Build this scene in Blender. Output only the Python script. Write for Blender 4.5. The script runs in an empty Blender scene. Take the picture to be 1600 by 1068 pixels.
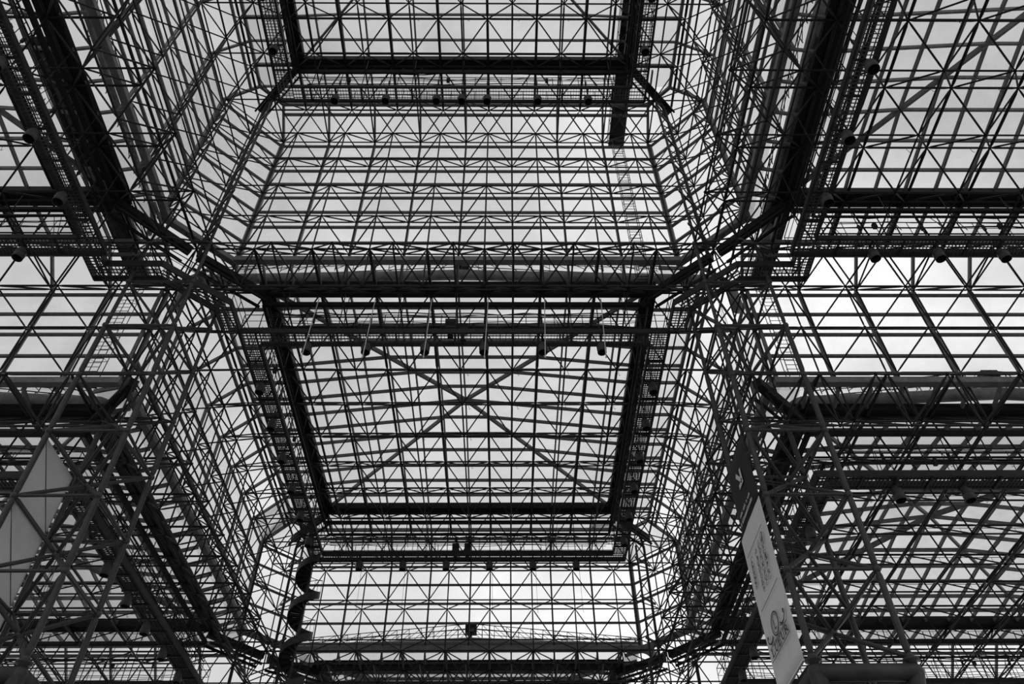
import bpy, math, random
from mathutils import Vector, Matrix
random.seed(7)
scene = bpy.context.scene
COL = scene.collection
# ------------------------------------------------------------------ units: one structural module is 10 ft; lattice -> metres
S = 3.048
FLOOR = -0.14
def W(p):
    return Vector((p[0] * S, p[1] * S, (p[2] - FLOOR) * S))
# ------------------------------------------------------------------ camera
F = 1242.314
PITCH, YAW, ROLL = math.radians(46.14935), math.radians(0.69374), math.radians(-0.48963)
CAM = (0.8628, -0.9346, 0.38606)
fwd = Vector((math.sin(YAW) * math.cos(PITCH), math.cos(YAW) * math.cos(PITCH), math.sin(PITCH)))
rt0 = Vector((math.cos(YAW), -math.sin(YAW), 0))
up0 = rt0.cross(fwd)
right = math.cos(ROLL) * rt0 + math.sin(ROLL) * up0
up = -math.sin(ROLL) * rt0 + math.cos(ROLL) * up0
cam_data = bpy.data.cameras.new('camera')
cam_data.sensor_width = 36.0
cam_data.sensor_fit = 'HORIZONTAL'
cam_data.lens = F / 1600 * 36
cam_data.clip_start = 0.1
cam_data.clip_end = 2000
cam = bpy.data.objects.new('camera', cam_data)
COL.objects.link(cam)
M3 = Matrix((right, up, -fwd)).transposed()
cam.matrix_world = Matrix.Translation(W(CAM)) @ M3.to_4x4()
scene.camera = cam
def pix(p):
    d = Vector(p) - Vector(CAM)
    z = d.dot(fwd)
    if z < 0.3:
        return None
    return (800 + F * d.dot(right) / z, 534 - F * d.dot(up) / z, z)
MARG = 120
def seen(*pts):
    """true when the span of lattice points comes near the photographed view"""
    P = [pix(p) for p in pts]
    P = [q for q in P if q]
    if not P:
        return False
    xs = [q[0] for q in P]; ys = [q[1] for q in P]
    return max(xs) > -MARG and min(xs) < 1600 + MARG and max(ys) > -MARG and min(ys) < 1068 + MARG
# ------------------------------------------------------------------ sky (overcast), exposure
world = bpy.data.worlds.new('overcast_sky')
scene.world = world
world.use_nodes = True
nt = world.node_tree
nt.nodes.clear()
def N(tree, kind, **kw):
    n = tree.nodes.new(kind)
    for k, v in kw.items():
        if k in n.inputs:
            n.inputs[k].default_value = v
        else:
            setattr(n, k, v)
    return n
tc = N(nt, 'ShaderNodeTexCoord')
nz = N(nt, 'ShaderNodeTexNoise', Scale=4.5, Detail=7.0, Roughness=0.55, Distortion=0.35)
nt.links.new(tc.outputs['Generated'], nz.inputs['Vector'])
cr = N(nt, 'ShaderNodeValToRGB')
cr.color_ramp.elements[0].position = 0.36; cr.color_ramp.elements[0].color = (0.53, 0.53, 0.53, 1)
cr.color_ramp.elements[1].position = 0.64; cr.color_ramp.elements[1].color = (0.76, 0.76, 0.76, 1)
nt.links.new(nz.outputs['Fac'], cr.inputs['Fac'])
# the sun stands behind thin cloud: a broad bright patch around its direction
SUN = (fwd + right * ((1150 - 800) / F) + up * ((534 - 820) / F)).normalized()
dot = N(nt, 'ShaderNodeVectorMath', operation='DOT_PRODUCT')
nt.links.new(tc.outputs['Generated'], dot.inputs[0])
dot.inputs[1].default_value = SUN
mr = N(nt, 'ShaderNodeMapRange')
mr.inputs['From Min'].default_value = 0.70; mr.inputs['From Max'].default_value = 1.0
mr.inputs['To Min'].default_value = 0.0; mr.inputs['To Max'].default_value = 1.0
nt.links.new(dot.outputs['Value'], mr.inputs['Value'])
pw = N(nt, 'ShaderNodeMath', operation='POWER'); pw.inputs[1].default_value = 1.4
nt.links.new(mr.outputs['Result'], pw.inputs[0])
sc_ = N(nt, 'ShaderNodeMath', operation='MULTIPLY_ADD'); sc_.inputs[1].default_value = 0.62; sc_.inputs[2].default_value = 1.0
nt.links.new(pw.outputs[0], sc_.inputs[0])
ad = N(nt, 'ShaderNodeMixRGB', blend_type='MULTIPLY'); ad.inputs['Fac'].default_value = 1
nt.links.new(cr.outputs['Color'], ad.inputs['Color1'])
nt.links.new(sc_.outputs[0], ad.inputs['Color2'])
bg = N(nt, 'ShaderNodeBackground', Strength=1.0)
nt.links.new(ad.outputs['Color'], bg.inputs['Color'])
wo = N(nt, 'ShaderNodeOutputWorld')
nt.links.new(bg.outputs[0], wo.inputs['Surface'])
vs = scene.view_settings
vs.view_transform = 'Standard'; vs.look = 'None'; vs.gamma = 1.0; vs.exposure = 0.0
vs.use_curve_mapping = False
scene.cycles.transparent_max_bounces = 40
scene.cycles.max_bounces = 6
# ------------------------------------------------------------------ materials
def mat(name, v, rough=0.55, metal=0.0, spread=0.25, scale=3.0, bump=0.0):
    m = bpy.data.materials.new(name); m.use_nodes = True
    t = m.node_tree; t.nodes.clear()
    c = N(t, 'ShaderNodeTexCoord')
    n = N(t, 'ShaderNodeTexNoise', Scale=scale, Detail=4.0, Roughness=0.6)
    t.links.new(c.outputs['Object'], n.inputs['Vector'])
    r = N(t, 'ShaderNodeValToRGB')
    a, b = v * (1 - spread), v * (1 + spread)
    r.color_ramp.elements[0].position = 0.3; r.color_ramp.elements[0].color = (a, a, a, 1)
    r.color_ramp.elements[1].position = 0.7; r.color_ramp.elements[1].color = (b, b, b, 1)
    t.links.new(n.outputs['Fac'], r.inputs['Fac'])
    p = N(t, 'ShaderNodeBsdfPrincipled', Roughness=rough, Metallic=metal)
    p.inputs['Specular IOR Level'].default_value = 0.25
    t.links.new(r.outputs['Color'], p.inputs['Base Color'])
    if bump:
        bn = N(t, 'ShaderNodeBump', Strength=bump, Distance=0.02)
        t.links.new(n.outputs['Fac'], bn.inputs['Height'])
        t.links.new(bn.outputs['Normal'], p.inputs['Normal'])
    o = N(t, 'ShaderNodeOutputMaterial')
    t.links.new(p.outputs[0], o.inputs['Surface'])
    return m
def glass(name, tint, spread, ior=1.45):
    m = bpy.data.materials.new(name); m.use_nodes = True
    t = m.node_tree; t.nodes.clear()
    c = N(t, 'ShaderNodeTexCoord')
    n = N(t, 'ShaderNodeTexNoise', Scale=0.9, Detail=6.0, Roughness=0.65)
    t.links.new(c.outputs['Object'], n.inputs['Vector'])
    r = N(t, 'ShaderNodeValToRGB')
    a, b = tint - spread, tint + spread
    r.color_ramp.elements[0].position = 0.35; r.color_ramp.elements[0].color = (a, a, a, 1)
    r.color_ramp.elements[1].position = 0.62; r.color_ramp.elements[1].color = (b, b, b, 1)
    t.links.new(n.outputs['Fac'], r.inputs['Fac'])
    # tinted glass absorbs along the path through it: tint ** (1 / cos of the angle of incidence)
    la = N(t, 'ShaderNodeLayerWeight', Blend=0.5)
    cs = N(t, 'ShaderNodeMath', operation='SUBTRACT'); cs.inputs[0].default_value = 1.0
    t.links.new(la.outputs['Facing'], cs.inputs[1])
    cm = N(t, 'ShaderNodeMath', operation='MAXIMUM'); cm.inputs[1].default_value = 0.2
    t.links.new(cs.outputs[0], cm.inputs[0])
    iv2 = N(t, 'ShaderNodeMath', operation='DIVIDE'); iv2.inputs[0].default_value = 1.0
    t.links.new(cm.outputs[0], iv2.inputs[1])
    ab = N(t, 'ShaderNodeMath', operation='POWER')
    t.links.new(r.outputs['Color'], ab.inputs[0]); t.links.new(iv2.outputs[0], ab.inputs[1])
    tr = N(t, 'ShaderNodeBsdfTransparent')
    t.links.new(ab.outputs[0], tr.inputs['Color'])
    g = N(t, 'ShaderNodeBsdfGlossy', Roughness=0.02)
    # Schlick reflection on the face towards the viewer; a thin pane has no reflection of its own on leaving
    lw = N(t, 'ShaderNodeLayerWeight', Blend=0.5)
    p5 = N(t, 'ShaderNodeMath', operation='POWER'); p5.inputs[1].default_value = 5.0
    t.links.new(lw.outputs['Facing'], p5.inputs[0])
    ma = N(t, 'ShaderNodeMath', operation='MULTIPLY_ADD'); ma.inputs[1].default_value = 0.75; ma.inputs[2].default_value = 0.05
    t.links.new(p5.outputs[0], ma.inputs[0])
    ge = N(t, 'ShaderNodeNewGeometry')
    iv = N(t, 'ShaderNodeMath', operation='SUBTRACT'); iv.inputs[0].default_value = 1.0
    t.links.new(ge.outputs['Backfacing'], iv.inputs[1])
    hf = N(t, 'ShaderNodeMath', operation='MULTIPLY')
    t.links.new(ma.outputs[0], hf.inputs[0]); t.links.new(iv.outputs[0], hf.inputs[1])
    mx = N(t, 'ShaderNodeMixShader')
    t.links.new(hf.outputs[0], mx.inputs['Fac'])
    t.links.new(tr.outputs[0], mx.inputs[1]); t.links.new(g.outputs[0], mx.inputs[2])
    o = N(t, 'ShaderNodeOutputMaterial')
    t.links.new(mx.outputs[0], o.inputs['Surface'])
    return m
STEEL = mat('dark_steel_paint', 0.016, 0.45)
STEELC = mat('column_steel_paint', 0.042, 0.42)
BAR = mat('glazing_bar_aluminium', 0.19, 0.5)
GUT = mat('gutter_black_paint', 0.009, 0.6)
PLATE = mat('catwalk_plate_steel', 0.022, 0.5)
GRATE = mat('galvanised_grating', 0.07, 0.5, 0.3)
LAMP = mat('floodlight_grey_enamel', 0.06, 0.45)
LAMPIN = mat('floodlight_dark_inside', 0.02, 0.8)
ROD = mat('pale_rod_coating', 0.6, 0.5, 0.0, 0.1)
GANT = mat('gantry_weathered_zinc', 0.34, 0.55, 0.0, 0.35, 2.0)
GLW = glass('wall_glass', 0.976, 0.006)
GLR = glass('roof_glass', 0.885, 0.012)
CLOTH = mat('white_banner_cloth', 0.62, 0.85, 0.0, 0.06, 1.2, 0.25)
DCLOTH = mat('dark_banner_cloth', 0.022, 0.8, 0.0, 0.15, 1.2, 0.2)
INK = mat('banner_dark_ink', 0.06, 0.8)
WINK = mat('banner_pale_print', 0.55, 0.8, 0.0, 0.05)
CONC = mat('concrete_floor', 0.30, 0.8, 0.0, 0.2, 0.4)
BLACK = mat('speaker_black', 0.03, 0.6)
# ------------------------------------------------------------------ mesh library
CACHE = {}
def mesh_from(verts, faces, m, smooth=False):
    me = bpy.data.meshes.new('shape')
    me.from_pydata([tuple(v) for v in verts], [], faces)
    me.materials.append(m)
    if smooth:
        me.polygons.foreach_set('use_smooth', [True] * len(me.polygons))
    me.update()
    return me
def tube_data(L, r, n, taper):
    prof = [(0, r * .5), (min(.1 * L, .28), r), (L - min(.1 * L, .28), r), (L, r * .5)] if taper else [(0, r), (L, r)]
    vs_, fs = [], []
    for z, q in prof:
        for i in range(n):
            a = 2 * math.pi * i / n
            vs_.append((q * math.cos(a), q * math.sin(a), z))
    for k in range(len(prof) - 1):
        for i in range(n):
            j = (i + 1) % n
            fs.append((k * n + i, k * n + j, (k + 1) * n + j, (k + 1) * n + i))
    fs.append(tuple(range(n - 1, -1, -1)))
    b = (len(prof) - 1) * n
    fs.append(tuple(range(b, b + n)))
    return vs_, fs
def tube_mesh(L, r, m, n=6, taper=True):
    k = ('t', round(L, 3), round(r, 4), m.name, n, taper)
    if k not in CACHE:
        CACHE[k] = mesh_from(*tube_data(L, r, n, taper), m, True)
    return CACHE[k]
def box_data(x0, x1, y0, y1, z0, z1):
    v = [(x, y, z) for z in (z0, z1) for y in (y0, y1) for x in (x0, x1)]
    f = [(0, 2, 3, 1), (4, 5, 7, 6), (0, 1, 5, 4), (2, 6, 7, 3), (0, 4, 6, 2), (1, 3, 7, 5)]
    return v, f
def box_mesh(x0, x1, y0, y1, z0, z1, m):
    k = ('b',) + tuple(round(a, 3) for a in (x0, x1, y0, y1, z0, z1)) + (m.name,)
    if k not in CACHE:
        CACHE[k] = mesh_from(*box_data(x0, x1, y0, y1, z0, z1), m)
    return CACHE[k]
def frame_of(a, b, upv=Vector((0, 0, 1))):
    """rotation whose Z runs from a to b and whose Y lies towards upv"""
    z = (b - a).normalized()
    if abs(z.dot(upv)) > .999:
        upv = Vector((0, 1, 0))
    x = upv.cross(z).normalized()
    y = z.cross(x)
    return Matrix((x, y, z)).transposed()
class MB:
    """collects simple shapes, in lattice units, into one mesh"""
    def __init__(s):
        s.v, s.f = [], []
    def add(s, verts, faces):
        o = len(s.v)
        s.v += [Vector(v) for v in verts]
        s.f += [tuple(i + o for i in f) for f in faces]
    def bar(s, a, b, w, h, upv=Vector((0, 0, 1))):
        a, b = Vector(a), Vector(b)
        R = frame_of(a, b, upv); L = (b - a).length
        v, f = box_data(-w / 2, w / 2, -h / 2, h / 2, 0, L)
        s.add([a + R @ Vector(p) for p in v], f)
    def tube(s, a, b, r, n=6):
        a, b = Vector(a), Vector(b)
        R = frame_of(a, b); v, f = tube_data((b - a).length, r, n, False)
        s.add([a + R @ Vector(p) for p in v], f)
    def path(s, pts, r, n=8):
        pts = [Vector(p) for p in pts]
        o = len(s.v); ref = None
        for i, p in enumerate(pts):
            t = (pts[min(i + 1, len(pts) - 1)] - pts[max(i - 1, 0)]).normalized()
            if ref is None:
                ref = Vector((0, 0, 1)) if abs(t.z) < .9 else Vector((1, 0, 0))
            x = (ref - t * ref.dot(t)).normalized(); y = t.cross(x); ref = x
            for k in range(n):
                a = 2 * math.pi * k / n
                s.v.append(p + r * (math.cos(a) * x + math.sin(a) * y))
        for i in range(len(pts) - 1):
            for k in range(n):
                j = (k + 1) % n
                s.f.append((o + i * n + k, o + i * n + j, o + (i + 1) * n + j, o + (i + 1) * n + k))
        s.f.append(tuple(o + k for k in range(n - 1, -1, -1)))
        b = o + (len(pts) - 1) * n
        s.f.append(tuple(b + k for k in range(n)))
    def lathe(s, prof, c, n=12):
        o = len(s.v); c = Vector(c)
        for r, z in prof:
            for k in range(n):
                a = 2 * math.pi * k / n
                s.v.append(c + Vector((r * math.cos(a), r * math.sin(a), z)))
        for i in range(len(prof) - 1):
            for k in range(n):
                j = (k + 1) % n
                s.f.append((o + i * n + k, o + i * n + j, o + (i + 1) * n + j, o + (i + 1) * n + k))
    def box(s, x0, x1, y0, y1, z0, z1):
        s.add(*box_data(x0, x1, y0, y1, z0, z1))
    def mesh(s, m, origin=(0, 0, 0), smooth=False):
        o = Vector(origin)
        return mesh_from([(v - o) * S for v in s.v], s.f, m, smooth)
# ------------------------------------------------------------------ things and parts
THINGS = []
class Thing:
    def __init__(s, name, label, cat, base, kind=None, group=None):
        s.base = Vector(base)
        o = bpy.data.objects.new(name, None)
        o.empty_display_size = .2
        o.location = W(base)
        o['label'] = label; o['category'] = cat
        if kind: o['kind'] = kind
        if group: o['group'] = group
        COL.objects.link(o)
        s.o = o; s.parts = {}; s.order = []; s.balls = []
        THINGS.append(s)
    def put(s, name, me, at, R=None, label=None, parent=None, kind=None):
        """a part now, at lattice position `at`"""
        o = bpy.data.objects.new(name, me)
        pb = parent['_base'] if parent else s.base
        o.location = (Vector(at) - Vector(pb)) * S
        if R is not None:
            o.rotation_mode = 'QUATERNION'; o.rotation_quaternion = R.to_quaternion()
        o.parent = parent if parent else s.o
        if label: o['label'] = label
        if kind: o['kind'] = kind
        COL.objects.link(o)
        return o
    def later(s, name, me, at, R, size):
        """a part that may be one of very many: the 300 that show largest become objects"""
        s.parts.setdefault(name, []).append((size, me, Vector(at), R))
    def finish(s):
        for name, L in s.parts.items():
            L.sort(key=lambda t: -t[0])
            for size, me, at, R in L[:300]:
                s.put(name, me, at, R)
            rest = L[300:]
            if rest:
                v, f = [], []
                for size, me, at, R in rest:
                    o = len(v); off = (at - s.base) * S
                    for q in me.vertices:
                        v.append(off + (R @ q.co if R is not None else q.co))
                    f += [tuple(i + o for i in p.vertices) for p in me.polygons]
                s.put('more_' + name + 's', mesh_from(v, f, rest[0][1].materials[0], True), s.base, None, kind='stuff')
        if s.balls:
            v, f = [], []
            for p, r in s.balls:
                o = len(v)
                c = (Vector(p) - s.base) * S; r = r * S
                q = [Vector((0, 0, r))]
                for z in (.55, -.55):
                    for i in range(6):
                        a = math.pi / 3 * (i + (z < 0) * .5)
                        q.append(Vector((math.cos(a) * .84 * r, math.sin(a) * .84 * r, z * r)))
                q.append(Vector((0, 0, -r)))
                v += [c + x for x in q]
                for i in range(6):
                    j = (i + 1) % 6
                    f += [(o, o + 1 + i, o + 1 + j), (o + 1 + i, o + 7 + i, o + 1 + j), (o + 1 + j, o + 7 + i, o + 7 + j), (o + 13, o + 7 + j, o + 7 + i)]
            s.put('node_joints', mesh_from(v, f, STEEL, True), s.base, None, kind='stuff')
USED = set()
def strut(T, name, a, b, r, m=STEEL, n=6, taper=True, dedupe=True):
    if dedupe:
        k = tuple(sorted((tuple(round(c * 20) for c in a), tuple(round(c * 20) for c in b))))
        if k in USED:
            return
        USED.add(k)
    mid = [(a[i] + b[i]) / 2 for i in range(3)]
    if not (seen(a, mid) or seen(b, mid)):
        return
    A, B = Vector(a), Vector(b)
    q = pix(mid)
    L = (B - A).length
    T.later(name, tube_mesh(L * S, r * S, m, n, taper), A, frame_of(A, B), L / (q[2] if q else 99))
def beam(T, name, a, b, w, h, m, upv=Vector((0, 0, 1)), many=True):
    A, B = Vector(a), Vector(b)
    mid = (A + B) / 2
    if not (seen(a, mid) or seen(b, mid)):
        return
    L = (B - A).length
    me = box_mesh(-w / 2 * S, w / 2 * S, -h / 2 * S, h / 2 * S, 0, L * S, m)
    q = pix(mid)
    T.later(name, me, A, frame_of(A, B, upv), L / (q[2] if q else 99))
def lattice(T, As, Bs, na, nb, nd, ra, rb, rd, m=STEEL, ball=.028, bb=True, thick=None):
    As, Bs = set(As), set(Bs)
    for p in As:
        for d in range(3):
            q = list(p); q[d] += 1; q = tuple(q)
            if q in As:
                r = ra
                if thick and thick(p, q):
                    r = ra * 1.6
                strut(T, na, p, q, r, m)
        if seen(p): T.balls.append((p, ball))
    for p in Bs:
        if bb:
            for d in range(3):
                q = list(p); q[d] += 1; q = tuple(q)
                if q in Bs:
                    strut(T, nb, p, q, rb * (1.35 if d == 1 and nb == 'top_chord' else 1), m)
        for sx in (-.5, .5):
            for sy in (-.5, .5):
                for sz in (-.5, .5):
                    q = (p[0] + sx, p[1] + sy, p[2] + sz)
                    if q in As:
                        strut(T, nd, p, q, rd, m)
        if seen(p): T.balls.append((p, ball))
def poly_mesh(key, pts, th, m):
    """thin slab over a 3D polygon (local lattice coordinates), thickness downwards"""
    k = ('p', key, m.name)
    if k not in CACHE:
        n = len(pts)
        a, b, c = [Vector(p) for p in pts[:3]]
        nn = (b - a).cross(c - a).normalized() * th
        v = [Vector(p) * S for p in pts] + [(Vector(p) - nn) * S for p in pts]
        f = [tuple(range(n)), tuple(range(2 * n - 1, n - 1, -1))] + [(i, i + n, (i + 1) % n + n, (i + 1) % n) for i in range(n)]
        CACHE[k] = mesh_from(v, f, m)
    return CACHE[k]
def pane(T, pts, m, name='glass_pane'):
    o = Vector(pts[0])
    if not seen(*pts):
        return
    rel = [tuple(round(c, 4) for c in (Vector(p) - o)) for p in pts]
    q = pix(pts[0])
    T.later(name, poly_mesh(tuple(rel), rel, .004, m), o, None, 1 / (q[2] if q else 99))
# ------------------------------------------------------------------ the floor
fl = MB(); fl.box(-40, 40, -40, 60, FLOOR - .1, FLOOR)
me = fl.mesh(CONC)
fo = bpy.data.objects.new('floor', me); fo.location = W((0, 0, 0)) ; COL.objects.link(fo)
fo['kind'] = 'structure'; fo['label'] = 'wide grey concrete floor under the whole glass hall'; fo['category'] = 'floor'
# ------------------------------------------------------------------ roofs (one per bay)
EAVE = .60; APEX = 1.03
def roof(name, label, cx, cy, z0, convex, bays):
    """convex: sides (of -x,+x,-y,+y) where the roof ends in a sloped eave over a lower neighbour"""
    T = Thing(name, label, 'roof', (cx, cy, z0), 'structure')
    lim = 5
    As, Bs = [], []
    for i in range(-lim, lim + 1):
        for j in range(-lim, lim + 1):
            if abs(i) == 5 and abs(j) == 5 and z0 > 15:
                continue
            As.append((cx + i, cy + j, z0))
    for i in range(-5, 5):
        for j in range(-5, 5):
            Bs.append((cx + i + .5, cy + j + .5, z0 + .5))
    top = set(Bs)
    def thick(p, q):
        dx, dy = abs(p[0] - cx), abs(p[1] - cy); ex, ey = abs(q[0] - cx), abs(q[1] - cy)
        return (dx == 3 == ex and max(dy, ey) <= 3) or (dy == 3 == ey and max(dx, ex) <= 3) or (dy == 0 == ey and max(dx, ex) <= 3 and z0 == 11 and cx == 0)
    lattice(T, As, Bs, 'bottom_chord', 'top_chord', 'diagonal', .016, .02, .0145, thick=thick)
    # deeper girder under the column lines
    G = []
    for i in range(-5, 5):
        for s in (-4.5, 4.5):
            G.append((cx + i + .5, cy + s, z0 - .5)); G.append((cx + s, cy + i + .5, z0 - .5))
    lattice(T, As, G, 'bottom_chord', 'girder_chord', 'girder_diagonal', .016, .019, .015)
    # glazing bars over a shallow pyramid
    H = 3.5
    def zz(x, y):
        return z0 + APEX - (APEX - EAVE) * max(abs(x), abs(y)) / H
    def P(x, y, dz=0):
        return (cx + x, cy + y, zz(x, y) + dz)
    for k in range(-6, 7):
        c = k * .5; a = abs(c)
        for sw in (0, 1):
            f = (lambda u, w: P(w, u)) if sw else (lambda u, w: P(u, w))
            if a > 0:
                beam(T, 'glazing_bar', f(c, -a), f(c, a), .03, .075, BAR)
            beam(T, 'glazing_bar', f(c, -H), f(c, -a), .03, .075, BAR)
            beam(T, 'glazing_bar', f(c, a), f(c, H), .03, .075, BAR)
    for sx in (-1, 1):
        for sy in (-1, 1):
            beam(T, 'hip_bar', P(sx * H, sy * H), P(0, 0), .04, .1, BAR)
    g = .03
    for i in range(-7, 7):
        for j in range(-7, 7):
            x0, y0 = i * .5, j * .5; x1, y1 = x0 + .5, y0 + .5
            q = [P(x0, y0, g), P(x1, y0, g), P(x1, y1, g), P(x0, y1, g)]
            if i == j:
                pane(T, [q[0], q[1], q[2]], GLR); pane(T, [q[0], q[2], q[3]], GLR)
            elif i + j == -1:
                pane(T, [q[0], q[1], q[3]], GLR); pane(T, [q[1], q[2], q[3]], GLR)
            else:
                pane(T, q, GLR)
    # black gutter ring, service beam below it, flat glass border and eaves
    h0, h1 = 3.36, 3.62
    D = [((1, 0), (0, 1)), ((-1, 0), (0, -1)), ((0, 1), (-1, 0)), ((0, -1), (1, 0))]
    ez = z0 + EAVE
    for (n, t) in D:
        def L(h, u, z):
            return (cx + n[0] * h + t[0] * u, cy + n[1] * h + t[1] * u, z)
        if seen(L(3.5, -3.5, ez), L(3.5, 0, ez), L(3.5, 3.5, ez)):
            m = MB()
            v = [L(h0, -h0, ez - .07), L(h1, -h1, ez - .07), L(h1, h1, ez - .07), L(h0, h0, ez - .07),
                 L(h0, -h0, ez + .09), L(h1, -h1, ez + .09), L(h1, h1, ez + .09), L(h0, h0, ez + .09)]
            m.add(v, [(0, 3, 2, 1), (4, 5, 6, 7), (0, 1, 5, 4), (1, 2, 6, 5), (2, 3, 7, 6), (3, 0, 4, 7)])
            m.bar(L(h1 + .012, -h1, ez - .05), L(h1 + .012, h1, ez - .05), .025, .03)
            T.put('gutter_beam', m.mesh(GUT, T.base), T.base, label='black gutter box')
            m = MB()
            m.bar(L(3.48, -3.48, z0 + .2), L(3.48, 3.48, z0 + .2), .06, .08)
            T.put('service_beam', m.mesh(GUT, T.base), T.base)
        side = ('+x' if n[0] > 0 else '-x') if n[0] else ('+y' if n[1] > 0 else '-y')
        cv = side in convex
        he = 4.42 if cv else 3.98
        eb = ez if cv else ez + .10
        for k in range(-8, 8):
            u0, u1 = k * .5, k * .5 + .5
            if not cv and abs(u0 + .25) > 3.9: continue
            pane(T, [L(h1, u0, ez + .03), L(he, u0, eb + .03), L(he, u1, eb + .03), L(h1, u1, ez + .03)], GLR)
            beam(T, 'glazing_bar', L(h1, u0, ez), L(he, u0, eb), .03, .075, BAR)
        if cv: beam(T, 'eave_bar', L(he, -4, ez), L(he, 4, ez), .06, .08, BAR)
        if cv:
            lo = 5.06
            for k in range(-4, 5):
                beam(T, 'glazing_bar', L(he, k, ez - .02), L(lo, k, z0 - .02), .04, .06, BAR)
                if k < 4:
                    pane(T, [L(he, k, ez), L(lo, k, z0), L(lo, k + 1, z0), L(he, k + 1, ez)], GLW)
            beam(T, 'eave_bar', L(4.58, -4, z0 + .44), L(4.58, 4, z0 + .44), .05, .06, BAR)
    # sloped corner facets and diagonal gutters to the columns
    for sx, sy, a, b in ((1, 1, '+x', '+y'), (-1, 1, '-x', '+y'), (1, -1, '+x', '-y'), (-1, -1, '-x', '-y')):
        def C(x, y, z): return (cx + sx * x, cy + sy * y, z)
        if a in convex and b in convex:
            pane(T, [C(4, 4.42, ez), C(4, 5.06, z0), C(5.06, 4, z0), C(4.42, 4, ez)], GLW)
            beam(T, 'eave_bar', C(4, 4.42, ez), C(4.42, 4, ez), .06, .08, BAR)
            beam(T, 'glazing_bar', C(4, 4.42, ez), C(4, 5.06, z0), .05, .06, BAR)
            beam(T, 'glazing_bar', C(4.42, 4, ez), C(5.06, 4, z0), .05, .06, BAR)
        if seen(C(3.6, 3.6, ez), C(4.4, 4.4, ez)):
            m = MB()
            m.bar(C(3.5, 3.5, z0 + .42), C(4.45, 4.45, z0 + .36), .13, .14)
            m.bar(C(3.58, 3.42, z0 + .2), C(4.5, 4.34, z0 + .14), .035, .05)
            m.bar(C(3.42, 3.58, z0 + .2), C(4.34, 4.5, z0 + .14), .035, .05)
            T.put('corner_gutter', m.mesh(GUT, T.base), T.base, label='black diagonal gutter')
    # thin conduits with drop hooks along the top chords
    for j in range(-4, 5):
        y = cy + j + .44
        if abs(j) == 4 or not seen((cx - 3.3, y, z0 + .4), (cx, y, z0 + .4), (cx + 3.3, y, z0 + .4)): continue
        m = MB(); m.tube((cx - 3.3, y, z0 + .40), (cx + 3.3, y, z0 + .40), .006, 5)
        for k in range(-3, 4):
            x = cx + k + .1
            if abs(k) <= 3: m.tube((x, y, z0 + .405), (x + .02, y, z0 + .26), .004, 4); m.tube((x + .02, y, z0 + .26), (x + .05, y, z0 + .28), .004, 4)
        T.put('conduit', m.mesh(STEEL, T.base), T.base)
    return T
R00 = roof('ceiling', 'highest glazed space frame roof, at the top of the picture centre', 0, 3, 16, ('-x', '+x', '+y'), 0)
R01 = roof('ceiling', 'central glazed pyramid roof with crossing hip bars and a black gutter ring', 0, 12, 11, ('-x', '+x', '+y'), 0)
RL0 = roof('ceiling', 'glazed space frame roof in the upper left corner, above the left column', -9, 3, 11, ('+y', '-x'), 0)
RR0 = roof('ceiling', 'glazed space frame roof in the upper right corner, above the right column', 9, 3, 11, ('+y', '+x'), 0)
RL1 = roof('ceiling', 'low glazed roof behind the left column with the white cloth', -9, 12, 8, ('+y', '-x'), 0)
RR1 = roof('ceiling', 'low glazed roof behind the right column with the printed banner', 9, 12, 8, ('+y', '+x'), 0)
R02 = roof('ceiling', 'low far roof seen edge-on at the bottom of the picture centre', 0, 21, 8, ('+y',), 0)
# ------------------------------------------------------------------ glass walls
def wall(name, label, axis, a, b, out, u0, u1, z0, z1, bpad=1):
    """axis 'y': wall in the plane y=a (outer nodes) with inner nodes at b; 'x': plane x=a. out: outward sign"""
    def Q(u, d, z): return (u, d, z) if axis == 'y' else (d, u, z)
    T = Thing(name, label, 'wall', Q((u0 + u1) / 2, a, z0), 'structure')
    As = [Q(u, a, z) for u in range(u0, u1 + 1) for z in range(z0, z1 + 1)]
    Bs = [Q(u + .5, b, z + .5) for u in range(u0 - bpad, u1 + bpad) for z in range(z0 - 1, z1)]
    lattice(T, As, Bs, 'outer_chord', 'inner_chord', 'diagonal', 0.016, .015, .014)
    d = a + out * .075; dg = a + out * .11
    for u in range(u0, u1 + 1):
        upv = Vector((0, 1, 0)) if axis == 'y' else Vector((1, 0, 0))
        beam(T, 'mullion', Q(u, d, z0 + .70), Q(u, d, z1 + .02), .036, .055, BAR, upv)
    z = z1
    beam(T, 'sill', Q(u0, a - out * .06, z0 + .74), Q(u1, a - out * .06, z0 + .74), .12, .11, BAR)
    while z > z0 + .7:
        beam(T, 'transom', Q(u0, d, z - .06), Q(u1, d, z - .06), .05, .042, BAR)
        for u in range(u0, u1):
            if z > z0 + 1.2:
                pts = [Q(u, dg, z - .56), Q(u + 1, dg, z - .56), Q(u + 1, dg, z - .06), Q(u, dg, z - .06)]
                if out * (1 if axis == 'x' else -1) < 0: pts = pts[::-1]
                pane(T, pts, GLW)
        z -= .5
    for u in range(u0, u1):
        pts = [Q(u, dg, z0 + .72), Q(u + 1, dg, z0 + .72), Q(u + 1, dg, z0 + .94), Q(u, dg, z0 + .94)]
        if out * (1 if axis == 'x' else -1) < 0: pts = pts[::-1]
        pane(T, pts, GLW)
    return T
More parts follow.
